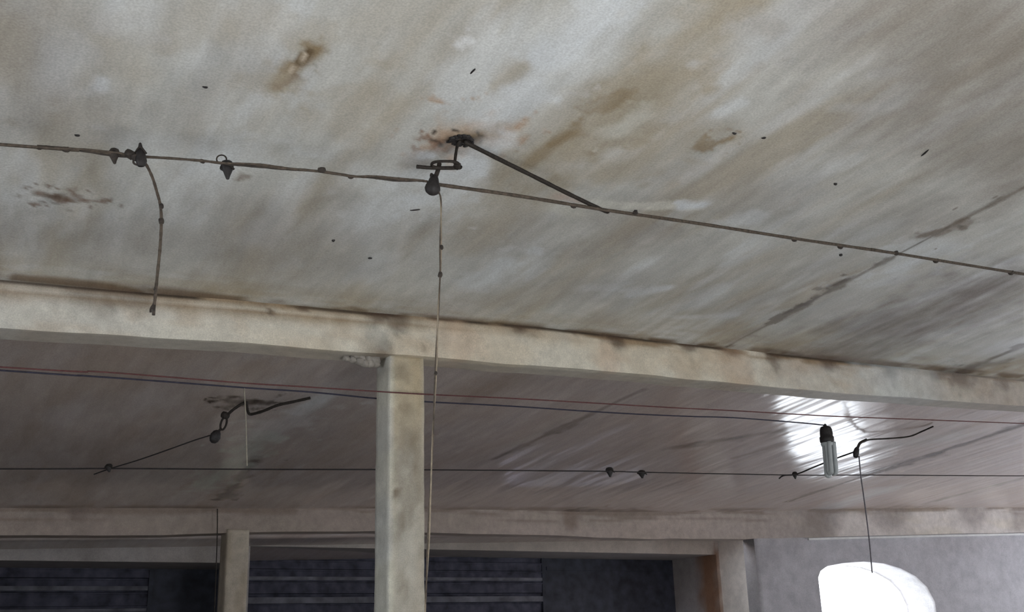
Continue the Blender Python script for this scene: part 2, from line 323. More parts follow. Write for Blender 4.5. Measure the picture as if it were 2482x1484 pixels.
def ceil_col(co):
    q = co - C; u = q @ E1; v = q @ E2
    c = np.tile(np.array(WHITE) * 0.90, (len(u), 1))
    s = fbm(u * 2.6 + 0.25 * v, v * 0.55, 5)                          # broad streaks running with the boards
    c = lerp(c, 0.75 * smooth(0.42, 0.72, s), TAN)
    s2 = fbm(u * 4.1 + 40, v * 1.3 + 8 + 0.3 * u, 5)
    c = lerp(c, 0.45 * smooth(0.5, 0.72, s2), BLUEW)
    s3 = fbm(u * 1.1 + 9, v * 1.0 + 31, 4)
    c = lerp(c, 0.35 * smooth(0.5, 0.75, s3), GREYB)
    s4 = fbm(u * 12 + 5, v * 4 + 3, 4)
    c *= (0.86 + 0.28 * s4)[:, None]
    b2 = smooth(V1 + 0.1, V1 + 0.5, v)                               # second bay tinted browner and darker
    c = lerp(c, 0.62 * b2, (0.43, 0.335, 0.305)); c = lerp(c, 0.5 * b2 * smooth(2.5, 7.0, u), (0.60, 0.495, 0.465))  # paler along u: the window's light gradient is painted in
    # damp brown line along the beams
    nz1 = fbm(u * 3, v * 9, 4)
    c = lerp(c, (0.5 * smooth(V1 - 0.55, V1 - 0.05, v) * (v < V1 + .1)) * smooth(0.35, 0.65, nz1), (0.36, 0.29, 0.19))
    e = np.abs(v - V1 + 0.02) / (0.045 + 0.07 * fbm(u * 2.2, v * 0 + 5, 3))
    c = lerp(c, 0.85 * (1 - smooth(0.3, 1.2, e)) * smooth(0.25, 0.55, fbm(u * 5, v * 5, 3)), (0.15, 0.095, 0.055))
    e2 = np.abs(v - V2) / 0.22
    c = lerp(c, 0.6 * (1 - smooth(0.3, 1.2, e2)) * smooth(0.3, 0.6, fbm(u * 2, v * 3, 3)), (0.17, 0.11, 0.075))
    for a, b, wdt, col, k, ro, fr, so in STAINS_AND_LIGHT:
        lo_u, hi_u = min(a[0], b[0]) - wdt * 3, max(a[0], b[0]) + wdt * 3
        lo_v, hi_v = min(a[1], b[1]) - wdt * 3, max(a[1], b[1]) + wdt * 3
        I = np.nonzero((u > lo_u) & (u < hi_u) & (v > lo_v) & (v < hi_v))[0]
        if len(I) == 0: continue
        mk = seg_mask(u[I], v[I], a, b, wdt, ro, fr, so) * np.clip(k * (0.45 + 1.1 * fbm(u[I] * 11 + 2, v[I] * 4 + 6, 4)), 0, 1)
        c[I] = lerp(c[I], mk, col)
    return c
U = np.concatenate([np.arange(-3.6, -0.8, 0.4), np.arange(-0.8, 7.5, 0.02), np.arange(7.5, 18.0, 0.04), np.arange(18.0, 21.6, 0.25)])
V = np.concatenate([np.arange(-4.2, 1.6, 0.4), np.arange(1.6, 6.5, 0.02), np.arange(6.5, 12.7, 0.035), np.arange(12.7, 14.0, 0.1), np.arange(14.0, 19.1, 0.3)])
def build_ceiling():
    nu, nv = len(U), len(V)
    uu, vv = np.meshgrid(U, V)
    uu = uu.ravel(); vv = vv.ravel()
    P = C[None, :] + uu[:, None] * E1 + vv[:, None] * E2 + (HC + 0.010 * (fbm(uu * 1.2, vv * 0.8, 3) - 0.5))[:, None] * N
    i = np.arange((nv - 1) * (nu - 1)); r = i // (nu - 1); cidx = i % (nu - 1); k = r * nu + cidx
    F = np.stack([k, k + nu, k + nu + 1, k + 1], 1)                   # faces look down
    keep = ~((uu[k] > U_OUT) & (vv[k] > V2 + 0.55))                   # no slab over the yard outside the window
    keep &= ~((uu[k] > SKY_U0) & (uu[k] < SKY_U1) & (vv[k] > SKY_V0) & (vv[k] < SKY_V1))
    F = F[keep]
    me = bpy.data.meshes.new('ceiling')
    me.from_pydata(P.tolist(), [], F.tolist()); me.update()
    me.polygons.foreach_set('use_smooth', [True] * len(F))
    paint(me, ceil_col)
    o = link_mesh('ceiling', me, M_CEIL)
    md = o.modifiers.new('slab', 'SOLIDIFY'); md.thickness = 0.15; md.offset = -1.0
    tag(o, 'stained limewashed concrete ceiling with brown streaks and joint lines', 'ceiling', kind='structure')
build_ceiling()

# ------------------------------------------------------------------ setting: beams and columns
def beam(name, tops, bots, width, u_back, label, colf):
    # tops / bots: points seen on the upper and lower edge of the near face
    T = [onc(*p) for p in tops]; y0 = float(np.mean([t[1] for t in T]))
    B = [ony(p[0], p[1], y0) for p in bots]
    tx = np.array([t[0] for t in T]); bx = np.array([b[0] for b in B]); bz = np.array([b[2] for b in B])
    ty = np.array([t[1] for t in T])
    bd = np.array([ceil_z(b[0], b[1]) - b[2] for b in B])
    xs = np.arange(u_back, XR, 0.04)
    me = MB(); vs = []; rows = []
    nf, nb = 12, 5
    for x in xs:
        y = np.interp(x, tx, ty); d = np.interp(x, bx, bd)
        d += 0.012 * (float(vnoise(np.array([x * 3.0]), np.array([y]))[0]) - 0.5)
        zc = ceil_z(x, y) + 0.01; ring = []
        for j in range(nf + 1):
            t = (j / nf) ** 1.5; yy = y + 0.006 * (float(fbm(np.array([x * 4]), np.array([t * 3]), 2)[0]) - 0.5)
            ring.append((x, yy, zc - t * (d + 0.01)))
        for j in range(1, nb + 1):
            ring.append((x, y + width * j / nb, zc - d - 0.01 - 0.0 * j))
        ring.append((x, y + width, ceil_z(x, y + width) + 0.01))
        rows.append(ring)
    n = len(rows[0]); vs = [p for r in rows for p in r]; fs = []
    for i in range(len(rows) - 1):
        for j in range(n - 1):
            a = i * n + j; fs.append((a, a + 1, a + n + 1, a + n))
    fs.append(tuple(range(n))); fs.append(tuple((len(rows) - 1) * n + j for j in range(n))[::-1])
    me.add(vs, fs)
    o = me.build(name, M_BEAM, None, False, colf)
    mod = o.modifiers.new('edge', 'EDGE_SPLIT'); mod.split_angle = math.radians(35)
    o.data.polygons.foreach_set('use_smooth', [True] * len(o.data.polygons))
    tag(o, label, 'beam', 'concrete beams across the ceiling', 'structure')
    return y0
def spot(c, x, z, px, py, y, r, col, k, fr=9.0):
    P = ony(px, py, y); d = np.hypot(x - P[0], (z - P[2])) * (1 + 1.4 * (fbm(x * fr, z * fr, 3) - 0.5))
    return lerp(c, k * (1 - smooth(r * 0.4, r * 1.5, d)), col)
def beam1_col(co):
    x, y, z = co.T; h = np.array([ceil_z(a, b) for a, b in zip(x, y)]) - z
    c = np.tile(np.array((0.62, 0.56, 0.45)), (len(x), 1))
    c = lerp(c, 0.75 * (1 - smooth(0.6, 2.6, x)), (0.64, 0.64, 0.60))
    c = lerp(c, 0.65 * smooth(5.5, 7.2, x), (0.43, 0.40, 0.39))  # right part painted greyer, as under weaker light
    c = lerp(c, 0.6 * smooth(0.45, 0.68, fbm(x * 1.7, z * 4, 4)), (0.66, 0.64, 0.56))
    c = lerp(c, 0.35 * smooth(0.5, 0.7, fbm(x * 3 + 7, z * 5, 4)), (0.42, 0.31, 0.20))
    # brown damp line below the ceiling, wide at the left, broken at the right
    wl = 0.035 + 0.05 * fbm(x * 1.6, x * 0, 3) + 0.035 * (1 - smooth(2.2, 3.4, x))
    k = (1 - smooth(wl * 0.5, wl * 1.5, h)) * np.maximum(smooth(0.3, 0.55, fbm(x * 3.1, h * 20, 3)), 0.9 * (1 - smooth(3.6, 4.6, x)))
    k *= 1 - 0.6 * (1 - smooth(3.6, 4.6, x)) * (1 - smooth(0.006, 0.02, np.abs(h - 0.04)))
    c = lerp(c, 0.85 * k, (0.25, 0.165, 0.085))
    k2 = (1 - smooth(0.008, 0.028, h)) * smooth(0.38, 0.55, fbm(x * 2.3 + 5, h * 4, 3))
    c = lerp(c, 0.9 * k2, (0.035, 0.024, 0.016))
    for px, py, r, kk in [(960, 772, .10, .7), (910, 765, .07, .7), (1250, 795, .07, .8), (1385, 806, .03, .9), (1480, 815, .10, .75), (1660, 833, .10, .75), (1770, 850, .09, .6),
                          (1875, 858, .10, .7), (2010, 868, .12, .7), (2160, 890, .10, .6), (2330, 905, .16, .85), (2280, 895, .12, .8), (2440, 920, .10, .7), (650, 757, .02, .9), (733, 752, .02, .9), (1023, 850, .018, .8), (330, 725, .10, .4), (230, 710, .14, .35)]:
        c = spot(c, x, z, px, py, Y1, r, (0.075, 0.045, 0.028), kk, 12)
    for px, py, r, kk in [(1470, 880, .12, .35), (1790, 900, .18, .3), (1100, 830, .15, .3)]:
        c = spot(c, x, z, px, py, Y1, r, (0.50, 0.33, 0.22), kk)
    c = spot(c, x, z, 925, 858, Y1, .07, (0.13, 0.09, 0.06), .8)
    c = spot(c, x, z, 905, 845, Y1, .10, (0.3, 0.25, 0.2), .4)
    c = spot(c, x, z, 915, 815, Y1, .09, (0.40, 0.40, 0.36), .6)
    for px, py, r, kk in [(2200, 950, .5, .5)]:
        c = spot(c, x, z, px, py, Y1, r, (0.60, 0.66, 0.68), kk, 3)  # bluish glare haze painted onto the face
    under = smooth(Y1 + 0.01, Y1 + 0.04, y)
    c = lerp(c, 0.5 * under, (0.34, 0.30, 0.27))  # underside shade deepened in the colour
    return c
Y1 = float(np.mean([onc(*p)[1] for p in [(0, 678), (375, 712), (886, 758), (1300, 793), (1776, 847), (2252, 898), (2482, 922)]]))
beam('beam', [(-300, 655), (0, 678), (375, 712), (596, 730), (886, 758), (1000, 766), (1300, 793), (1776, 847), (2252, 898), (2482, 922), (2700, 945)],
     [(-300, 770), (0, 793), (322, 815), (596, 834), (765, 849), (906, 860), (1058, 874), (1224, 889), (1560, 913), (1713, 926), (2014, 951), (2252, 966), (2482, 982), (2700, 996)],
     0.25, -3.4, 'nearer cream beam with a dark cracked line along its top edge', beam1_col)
def beam2_col(co):
    x, y, z = co.T; h = np.array([ceil_z(a, b) for a, b in zip(x, y)]) - z
    c = np.tile(np.array((0.58, 0.49, 0.43)), (len(x), 1)); c = lerp(c, smooth(4.5, 8.0, x), (0.74, 0.63, 0.56))
    c = lerp(c, 0.6 * smooth(9.5, 13, x), (0.55, 0.53, 0.53))
    c = lerp(c, 0.5 * smooth(0.45, 0.65, fbm(x * 1.1, z * 5, 4)), (0.60, 0.53, 0.44))
    k = (1 - smooth(0.03, 0.12, h)) * smooth(0.42, 0.6, fbm(x * 1.3 + 3, h * 10, 3))
    c = lerp(c, 0.7 * k, (0.20, 0.13, 0.08))
    # faint wavy brown line in the paint
    wl = 0.09 + 0.09 * np.sin(x * 0.9 + 0.6) * np.sin(x * 0.31)
    c = lerp(c, 0.55 * (1 - smooth(0.01, 0.03, np.abs(h - wl))) * smooth(0.35, 0.6, fbm(x * 1.2, x * 0 + 2, 2)), (0.22, 0.15, 0.09))
    c = spot(c, x, z, 1400, 1255, Y2, .16, (0.20, 0.12, 0.07), .75, 6)
    c = spot(c, x, z, 195, 1230, Y2, .14, (0.12, 0.08, 0.06), .7, 6)
    for px in (2000, 2150, 2330, 2450):
        c = spot(c, x, z, px, 1248, Y2, .35, (0.24, 0.20, 0.19), .6, 3)
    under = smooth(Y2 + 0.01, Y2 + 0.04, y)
    c = lerp(c, 0.6 * under, (0.25, 0.20, 0.18))  # shade of the underside painted in
    return c
T2 = [(-300, 1233), (0, 1232), (450, 1232), (900, 1233), (1192, 1236), (1471, 1242), (1800, 1241), (2100, 1234), (2300, 1231), (2482, 1230), (2700, 1228)]
Y2 = float(np.mean([onc(*p)[1] for p in T2]))
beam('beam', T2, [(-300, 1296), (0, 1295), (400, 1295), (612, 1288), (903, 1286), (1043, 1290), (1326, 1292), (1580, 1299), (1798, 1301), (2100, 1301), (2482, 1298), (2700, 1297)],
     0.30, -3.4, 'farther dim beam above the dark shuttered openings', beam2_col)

def column(name, xl, xr, y, dp, label, colf, ztop):
    mb = MB(); nz_ = 110; prof = [];
    pts = []
    b = 0.012
    for (x, yy, n) in [(xl + b, y, 8), (xr - b, y, 1), (xr, y + b, 6), (xr, y + dp - b, 1), (xr - b, y + dp, 4), (xl + b, y + dp, 1), (xl, y + dp - b, 6), (xl, y + b, 1)]:
        pts.append((x, yy, n))
    loop = []
    for i, (x, yy, n) in enumerate(pts):
        x2, y2, _ = pts[(i + 1) % len(pts)]
        for k in range(n): loop.append((x + (x2 - x) * k / n, yy + (y2 - yy) * k / n))
    m = len(loop); vs = []; fs = []
    cx, cy = (xl + xr) / 2, y + dp / 2
    for j in range(nz_ + 1):
        z = ztop * j / nz_
        for i, (x, yy) in enumerate(loop):
            s = 1 + 0.030 * (float(vnoise(np.array([i * 0.35 + 3 * xl]), np.array([z * 4.5]))[0]) - 0.5) + 0.02 * (float(vnoise(np.array([i * 0.8]), np.array([z * 17.0]))[0]) - 0.5)
            vs.append((cx + (x - cx) * s, cy + (yy - cy) * s, z))
    for j in range(nz_):
        for i in range(m):
            a = j * m + i; c2 = j * m + (i + 1) % m; fs.append((a, c2, c2 + m, a + m))
    fs.append(tuple(range(m))[::-1]); fs.append(tuple(nz_ * m + i for i in range(m)))
    mb.add(vs, fs)
    o = mb.build(name, M_BEAM, None, True, colf)
    tag(o, label, 'column', 'concrete columns under the beams', 'structure')
    return o
CL = ony(945, 1000, Y1)[0]; CR = ony(1030, 1000, Y1)[0]
def col1_col(co):
    x, y, z = co.T
    c = np.tile(np.array((0.43, 0.385, 0.31)), (len(x), 1))
    c = lerp(c, 0.6 * smooth(0.46, 0.66, fbm(x * 7 + y * 5, z * 2.2, 4)), (0.50, 0.48, 0.42))
    c = lerp(c, 0.45 * smooth(0.5, 0.7, fbm(x * 9 + 4, z * 3 + 5, 4)), (0.38, 0.27, 0.16))
    c = lerp(c, 0.5 * (1 - smooth(2.2, 2.7, z)), (0.47, 0.455, 0.40))
    c = lerp(c, 0.55 * smooth(0.46, 0.62, fbm(x * 11 + 9, z * 5 + 2, 5)) * (1 - smooth(2.9, 3.3, z)), (0.27, 0.235, 0.185))
    c = lerp(c, 0.6 * smooth(2.75, 3.25, z), (0.50, 0.42, 0.28))
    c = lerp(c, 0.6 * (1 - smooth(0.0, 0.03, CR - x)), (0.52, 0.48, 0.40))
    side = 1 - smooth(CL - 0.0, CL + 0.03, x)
    c = lerp(c, 0.7 * side, (0.60, 0.61, 0.58))  # left face painted paler and cooler, as if lit by sky
    edge = (1 - smooth(0.01, 0.03, np.abs(x - CL - 0.02))) * smooth(0.4, 0.6, fbm(x * 3, z * 5, 3))
    c = lerp(c, 0.6 * edge, (0.66, 0.64, 0.52))
    for px, py, r, k in [(980, 990, .05, .4), (960, 1195, .02, .8), (985, 1070, .07, .4), (965, 905, .06, .4), (985, 1120, .06, .4), (990, 1260, .06, .35)]:
        c = spot(c, x, z, px, py, Y1, r, (0.16, 0.12, 0.08), k, 14)
    return c
zt1 = ceil_z((CL + CR) / 2, Y1) - 0.27
c1 = column('column', CL, CR, Y1 + 0.004, 0.245, 'nearer whitewashed concrete column in the middle of the photo', col1_col, zt1)
DL = ony(549, 1350, Y2)[0]; DR = ony(603, 1350, Y2)[0]
def col2_col(co):
    x, y, z = co.T
    c = np.tile(np.array((0.50, 0.44, 0.36)), (len(x), 1))
    c = lerp(c, 0.5 * smooth(0.45, 0.65, fbm(x * 7, z * 3, 4)), (0.40, 0.33, 0.24))
    return c
column('column', DL, DR, Y2 + 0.004, 0.29, 'farther dim column left of the nearer column, between dark openings', col2_col, ceil_z(DL, Y2) - 0.25)
# broken plaster bracket on the left of the near column head
mb = MB()
for px, py, r in [(840, 872, 9), (855, 875, 11), (870, 879, 12), (884, 884, 12), (896, 884, 13), (905, 876, 15), (910, 886, 10), (893, 874, 14), (876, 871, 12), (860, 867, 10), (908, 868, 13)]:
    p = ony(px, py - 3, Y1 + 0.10); blob(mb, p, 1.15 * r * mpp(p), 0.7, (0.3, 0, 1), 0.14)
pl = mb.build('broken_plaster_lump', M_WALL, None, True, lambda co: np.tile(np.array((0.30, 0.275, 0.245)), (len(co), 1)) * (0.8 + 0.4 * fbm(co[:, 0] * 25, co[:, 2] * 25, 2))[:, None])
tag(pl, 'broken grey plaster lump hanging under the nearer beam beside the column head', 'plaster')

# ------------------------------------------------------------------ setting: walls and floor
YB = ony(1000, 1318, onc(1000, 1318)[1])[1]     # rear wall
RECESS = None
def wall_col(base, alt, sc=1.3):
    def f(co):
        x, y, z = co.T
        c = np.tile(np.array(base), (len(x), 1))
        return lerp(c, 0.7 * smooth(0.42, 0.68, fbm(x * sc + y * sc * 0.7, z * sc * 1.4, 4)), alt)
    return f
jx = ony(1735, 1345, YB); JX, LZ = jx[0], jx[2]
# depth of the opening: ceiling of the recess runs from (1735,1345) back to (1620,1379)
best = min((abs((lambda p: p[0] - JX)(ony(1622, 1379, YB + t))), t) for t in np.arange(0.3, 4, 0.02))[1]
YR = YB + best
AX1 = ony(588, 1390, YB)[0]; AX0 = ony(-260, 1390, YB)[0]; BX0 = ony(604, 1390, YB)[0]
print('walls', Y1, Y2, YB, YR, JX, LZ, AX0, AX1, BX0)
zc = lambda x, y: ceil_z(x, y) + 0.05
WX0 = ony(1858, 1420, Y2)[0]; TW = 0.42; YW = Y2 + 0.012
mb = MB(); T_ = YR - YB
lz = lambda px, py: ony(px, py, YB)[2]
def slab_top(mb, x0, x1, y0, y1, z0, d=0.12):     # wall piece that follows the sloping ceiling
    nx = max(1, int((x1 - x0) / d)); nzz = max(1, int((ceil_z(x0, y0) - z0) / 0.15))
    za, zb = zc(x0, y0), zc(x1, y0); zc_, zd = zc(x0, y1), zc(x1, y1); ny = max(1, int((y1 - y0) / 0.15))
    quadgrid(mb, (x0, y0, z0), (x1, y0, z0), (x1, y0, zb), (x0, y0, za), nx, nzz)
    quadgrid(mb, (x1, y1, z0), (x0, y1, z0), (x0, y1, zc_), (x1, y1, zd), nx, nzz)
    quadgrid(mb, (x0, y1, z0), (x0, y0, z0), (x0, y0, za), (x0, y1, zc_), ny, nzz)
    quadgrid(mb, (x1, y0, z0), (x1, y1, z0), (x1, y1, zd), (x1, y0, zb), ny, nzz)
    quadgrid(mb, (x0, y1, z0), (x1, y1, z0), (x1, y0, z0), (x0, y0, z0), nx, ny)
    quadgrid(mb, (x0, y0, za), (x1, y0, zb), (x1, y1, zd), (x0, y1, zc_), nx, ny)
slab_top(mb, XL, AX0, YB, YR + 0.3, 0)
slab_top(mb, AX0, AX1, YB, YR + 0.3, lz(300, 1362))
slab_top(mb, AX1, BX0, YB, YR + 0.3, 0)
slab_top(mb, BX0, JX, YB, YR + 0.3, LZ)
slab_top(mb, JX, JX + 0.30, YB, YR + 0.3, 0)
def back_col(co):
    x, y, z = co.T
    c = np.tile(np.array((0.46, 0.42, 0.38)), (len(x), 1))
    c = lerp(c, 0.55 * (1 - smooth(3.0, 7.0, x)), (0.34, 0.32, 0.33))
    c = lerp(c, 0.6 * smooth(JX - 1.5, JX + .3, x), (0.56, 0.51, 0.45))
    c = lerp(c, 0.5 * smooth(0.42, 0.68, fbm(x * 1.3, z * 3, 4)), (0.36, 0.32, 0.29))
    # crumbled brick edge of the opening's right jamb
    inr = ((np.abs(x - JX) < 0.03) & (y > YB + .01)).astype(float)
    c = lerp(c, inr * 0.75, (0.30, 0.27, 0.27))
    e = (1 - smooth(0.38, 0.62, (y - YB) + 0.35 * (fbm(z * 3, y * 6, 3) - 0.5))) * inr
    c = lerp(c, e * 0.9, (0.25, 0.125, 0.065))
    e2 = (1 - smooth(0.02, 0.10, np.abs(x - JX) + 0.1 * (fbm(z * 6, x * 6, 3) - 0.3))) * (y < YB + .01) * (z < LZ + 0.02)
    c = lerp(c, e2 * 0.85, (0.24, 0.12, 0.065))
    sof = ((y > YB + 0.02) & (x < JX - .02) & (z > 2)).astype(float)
    c = lerp(c, 0.6 * sof, (0.28, 0.26, 0.27))  # recess soffit painted darker for its shade
    return c
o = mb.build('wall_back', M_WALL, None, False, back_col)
tag(o, 'plastered rear wall with two dark shuttered openings', 'wall', kind='structure')
mb = MB(); slab_top(mb, JX + 0.07, JX + 0.30, YW + TW - 0.02, YB + 0.02, 0)
tag(mb.build('wall_side', M_WALL, None, False, wall_col((0.82, 0.77, 0.71), (0.72, 0.66, 0.60))), 'short return wall between the bright wall and the rear wall', 'wall', kind='structure')
def shutter(name, x0, x1, y, z1, pitch, label, frac, rails):
    # horizontal slats that step in and out; right-hand part is a flat dark leaf
    root = empty(name, ((x0 + x1) / 2, y, 0), label, 'shutter'); root['kind'] = 'structure'
    xm = x0 + (x1 - x0) * frac; m = MB(); z = 0.0; k = 0
    while z < z1:
        h = pitch * (0.8 + 0.5 * random.random()); zz = min(z1, z + h); off = random.choice([0, 0.03, 0.05])
        box(m, x0, xm, y + off, y + 0.09, z, zz - 0.012, 2.0)
        tube(m, [(x0, y + off - 0.004, zz - 0.02), (xm, y + off - 0.004, zz - 0.02)], 0.016, 8, 1)
        z = zz; k += 1
    box(m, x0, xm, y + 0.092, y + 0.11, 0, z1, 3.0)
    m.build('slat_panel', M_SHUT, root, False)
    for zr, hh in rails:
        q = MB(); box(q, x0, xm - 0.04, y - 0.035, y - 0.002, zr - hh, zr + hh, 3.0); q.build('rail', M_RAIL, root, False)
    d = MB(); box(d, xm - 0.02, x1 + 0.05, y + 0.02, y + 0.11, 0, z1, 2.0)
    for zz in np.arange(0.4, z1, 0.8): box(d, xm + 0.08, x1 - 0.08, y + 0.0, y + 0.02, zz, zz + 0.06, 3.0)
    lf = d.build('door_leaf', M_DARK, root, False)
    r = MB(); box(r, xm - 0.03, xm + 0.03, y - 0.02, y + 0.02, 0, z1, 3.0); r.build('guide_rail', M_DARK, root, False)
    return root
shutter('door_1', AX0, AX1, YR - 0.12, lz(300, 1362) + 0.012, 0.17, 'dark slatted shutter in the opening left of the farther column', 0.77, [(ony(300, 1428, YR)[2], 0.03), (ony(300, 1480, YR)[2], 0.02)])
shutter('door_2', BX0, JX, YR - 0.12, LZ + 0.012, 0.17, 'dark blue slatted shutter in the wide opening behind the nearer column', 0.66, [(ony(1000, 1405, YR)[2], 0.025), (ony(1000, 1455, YR)[2], 0.045)])

# window wall flush with the farther beam (which is not quite straight)
_t2 = [onc(*p) for p in T2]
def follow(o):                                   # move a mesh in depth so that it keeps flush with the beam
    me = o.data; n = len(me.vertices); co = np.empty(n * 3); me.vertices.foreach_get('co', co); co = co.reshape(n, 3)
    x = co[:, 0]; sh = np.interp(x, [t[0] for t in _t2], [t[1] for t in _t2]) + 0.012 - YW
    co[:, 1] += sh * (1 - smooth(YW + 0.05, YW + TW - 0.02, co[:, 1])); me.vertices.foreach_set('co', co.ravel()); me.update()
ZS = 1.0                                         # sill height
top_px = [(1990, 1400), (1995, 1384), (2010, 1372), (2045, 1365), (2090, 1362), (2135, 1367), (2172, 1379), (2206, 1398), (2232, 1424), (2250, 1460)]
win_in = [ony(px, py, YW) for px, py in top_px]
win_in = [np.array([win_in[0][0], YW, ZS])] + win_in + [np.array([win_in[-1][0], YW, ZS])]
_c = np.mean(win_in[1:-1], axis=0)
win_out = [np.array([_c[0] + (p[0] - _c[0]) * 0.97, YW + TW, p[2] - (0.03 if p[2] > ZS else 0)]) for p in win_in]
def wall_with_hole(mb, x0, x1, y, hole, flip):
    def quad(a, b, c, d, nu, nv):
        if flip: quadgrid(mb, b, a, d, c, nu, nv)
        else: quadgrid(mb, a, b, c, d, nu, nv)
    zt = lambda x: ceil_z(x, Y2) - 0.04
    P = lambda x, z: (x, y, z)
    xa, xb = hole[0][0], hole[-1][0]
    quad(P(x0, 0), P(xa, 0), P(xa, zt(xa)), P(x0, zt(x0)), 14, 40)
    quad(P(xb, 0), P(x1, 0), P(x1, zt(x1)), P(xb, zt(xb)), 40, 40)
    quad(P(xa, 0), P(xb, 0), P(xb, ZS), P(xa, ZS), 20, 16)
    for p, q in zip(hole[1:-1], hole[2:-1]):
        quad(P(p[0], p[2]), P(q[0], q[2]), P(q[0], zt(q[0])), P(p[0], zt(p[0])), 4, 10)
mb = MB()
wall_with_hole(mb, WX0, XR, YW, win_in, False)
wall_with_hole(mb, WX0, XR, YW + TW, win_out, True)
for i in range(len(win_in)):
    a, b = win_in[i], win_in[(i + 1) % len(win_in)]; a2, b2 = win_out[i], win_out[(i + 1) % len(win_in)]
    quadgrid(mb, a, b, b2, a2, 10, 8)
zt = ceil_z(WX0, Y2) - 0.04
quadgrid(mb, (WX0, YW + TW, 0), (WX0, YW, 0), (WX0, YW, zt), (WX0, YW + TW, zt), 6, 40)
_wc = wall_col((0.46, 0.445, 0.475), (0.39, 0.37, 0.39), 0.9)
def right_col(co):
    c = _wc(co); x, y, z = co.T
    end = (x < WX0 + 0.01).astype(float)
    c = lerp(c, 0.85 * end, (0.26, 0.245, 0.25))                  # end face coloured dark to stand for its shade
    rev = ((y > YW + 0.004) & (y < YW + TW - 0.004) & (x > WX0 + 0.05)).astype(float)
    return lerp(c, rev, (0.82, 0.83, 0.86))                       # reveal coloured near white to carry the window's glow
wo = mb.build('wall_right', M_WALL, None, False, right_col)
follow(wo)
tag(wo, 'pale wall at the right with the glaring window opening', 'wall', kind='structure')

# window: a plain white frame set at the outer face
fr = MB(); _o = np.mean(win_out, axis=0); oc = [_o + (p - _o) * 1.06 + np.array([0, 0.03, 0]) for p in win_out]
for i in range(len(oc)):
    tube(fr, [oc[i], oc[(i + 1) % len(oc)]], 0.03, 8, 1)
wf = fr.build('window_1', M_TRIM)
tag(wf, 'overexposed bright window opening in the right wall', 'window', kind='structure')
tr = MB(); a = ony(1965, 1306, YW); b = ony(2462, 1298, YW); nseg = 40
vs = []; fs = []
for i in range(nseg + 1):
    p = a + (b - a) * i / nseg
    vs += [(p[0], YW - 0.035, p[2] - 0.02), (p[0], YW + 0.01, p[2] - 0.02), (p[0], YW + 0.01, p[2] + 0.015), (p[0], YW - 0.03, p[2] + 0.012)]
for i in range(nseg):
    k = 4 * i; fs += [(k + j, k + (j + 1) % 4, k + 4 + (j + 1) % 4, k + 4 + j) for j in range(4)]
fs += [(3, 2, 1, 0), tuple(4 * nseg + j for j in range(4))]
tr.add(vs, fs)
tro = tr.build('trim_1', M_TRIM, None, False); follow(tro)
tag(tro, 'thin white ledge on the wall above the bright window', 'trim', kind='structure')

mb = MB(); box(mb, XL - 0.2, XR + 0.2, FRONT_Y - 0.3, YR + 0.6, -0.15, 0, 1.5)
tag(mb.build('floor', M_FLOOR, None, False), 'dusty cement floor', 'floor', kind='structure')
mb = MB(); slab_top(mb, XL - 0.2, XL, FRONT_Y - 0.2, LEFT_Y0, 0, 1.0); slab_top(mb, XL - 0.2, XL, LEFT_Y1, YR + 0.3, 0, 1.0)
slab_top(mb, XL - 0.2, XL, LEFT_Y0, LEFT_Y1, LEFT_Z1, 1.0); box(mb, XL - 0.2, XL, LEFT_Y0, LEFT_Y1, 0, LEFT_Z0, 1.0)
tag(mb.build('wall_left', M_WALL, None, False, wall_col((0.45, 0.43, 0.40), (0.38, 0.34, 0.30))), 'plastered side wall left of the columns', 'wall', kind='structure')
mb = MB(); y9 = YW + TW
slab_top(mb, XR, XR + 0.2, FRONT_Y - 0.2, SIDE_Y0, 0, 1.0); slab_top(mb, XR, XR + 0.2, SIDE_Y1, y9, 0, 1.0); slab_top(mb, XR, XR + 0.2, SIDE_Y0, SIDE_Y1, SIDE_Z1, 1.0)
tag(mb.build('wall_far_right', M_WALL, None, False, wall_col((0.5, 0.48, 0.46), (0.42, 0.38, 0.35))), 'plastered side wall beyond the window', 'wall', kind='structure')
mb = MB()
slab_top(mb, XL, DOOR_X0, FRONT_Y - 0.2, FRONT_Y, 0, 1.0); slab_top(mb, DOOR_X1, DOR2_X0, FRONT_Y - 0.2, FRONT_Y, 0, 1.0); slab_top(mb, DOR2_X1, XR, FRONT_Y - 0.2, FRONT_Y, 0, 1.0); slab_top(mb, DOR2_X0, DOR2_X1, FRONT_Y - 0.2, FRONT_Y, DOOR_Z1, 1.0); slab_top(mb, DOOR_X0, DOOR_X1, FRONT_Y - 0.2, FRONT_Y, DOOR_Z1, 1.0)
tag(mb.build('wall_front', M_WALL, None, False, wall_col((0.5, 0.48, 0.45), (0.42, 0.38, 0.33))), 'wall with the wide doorway behind the viewer', 'wall', kind='structure')

# daylight that comes in at the window
wc = np.mean(win_out, axis=0)
portal('window_sky', (wc[0], YW + TW + 0.05, wc[2]), (0, -1, 0), 1.7, 2.2)

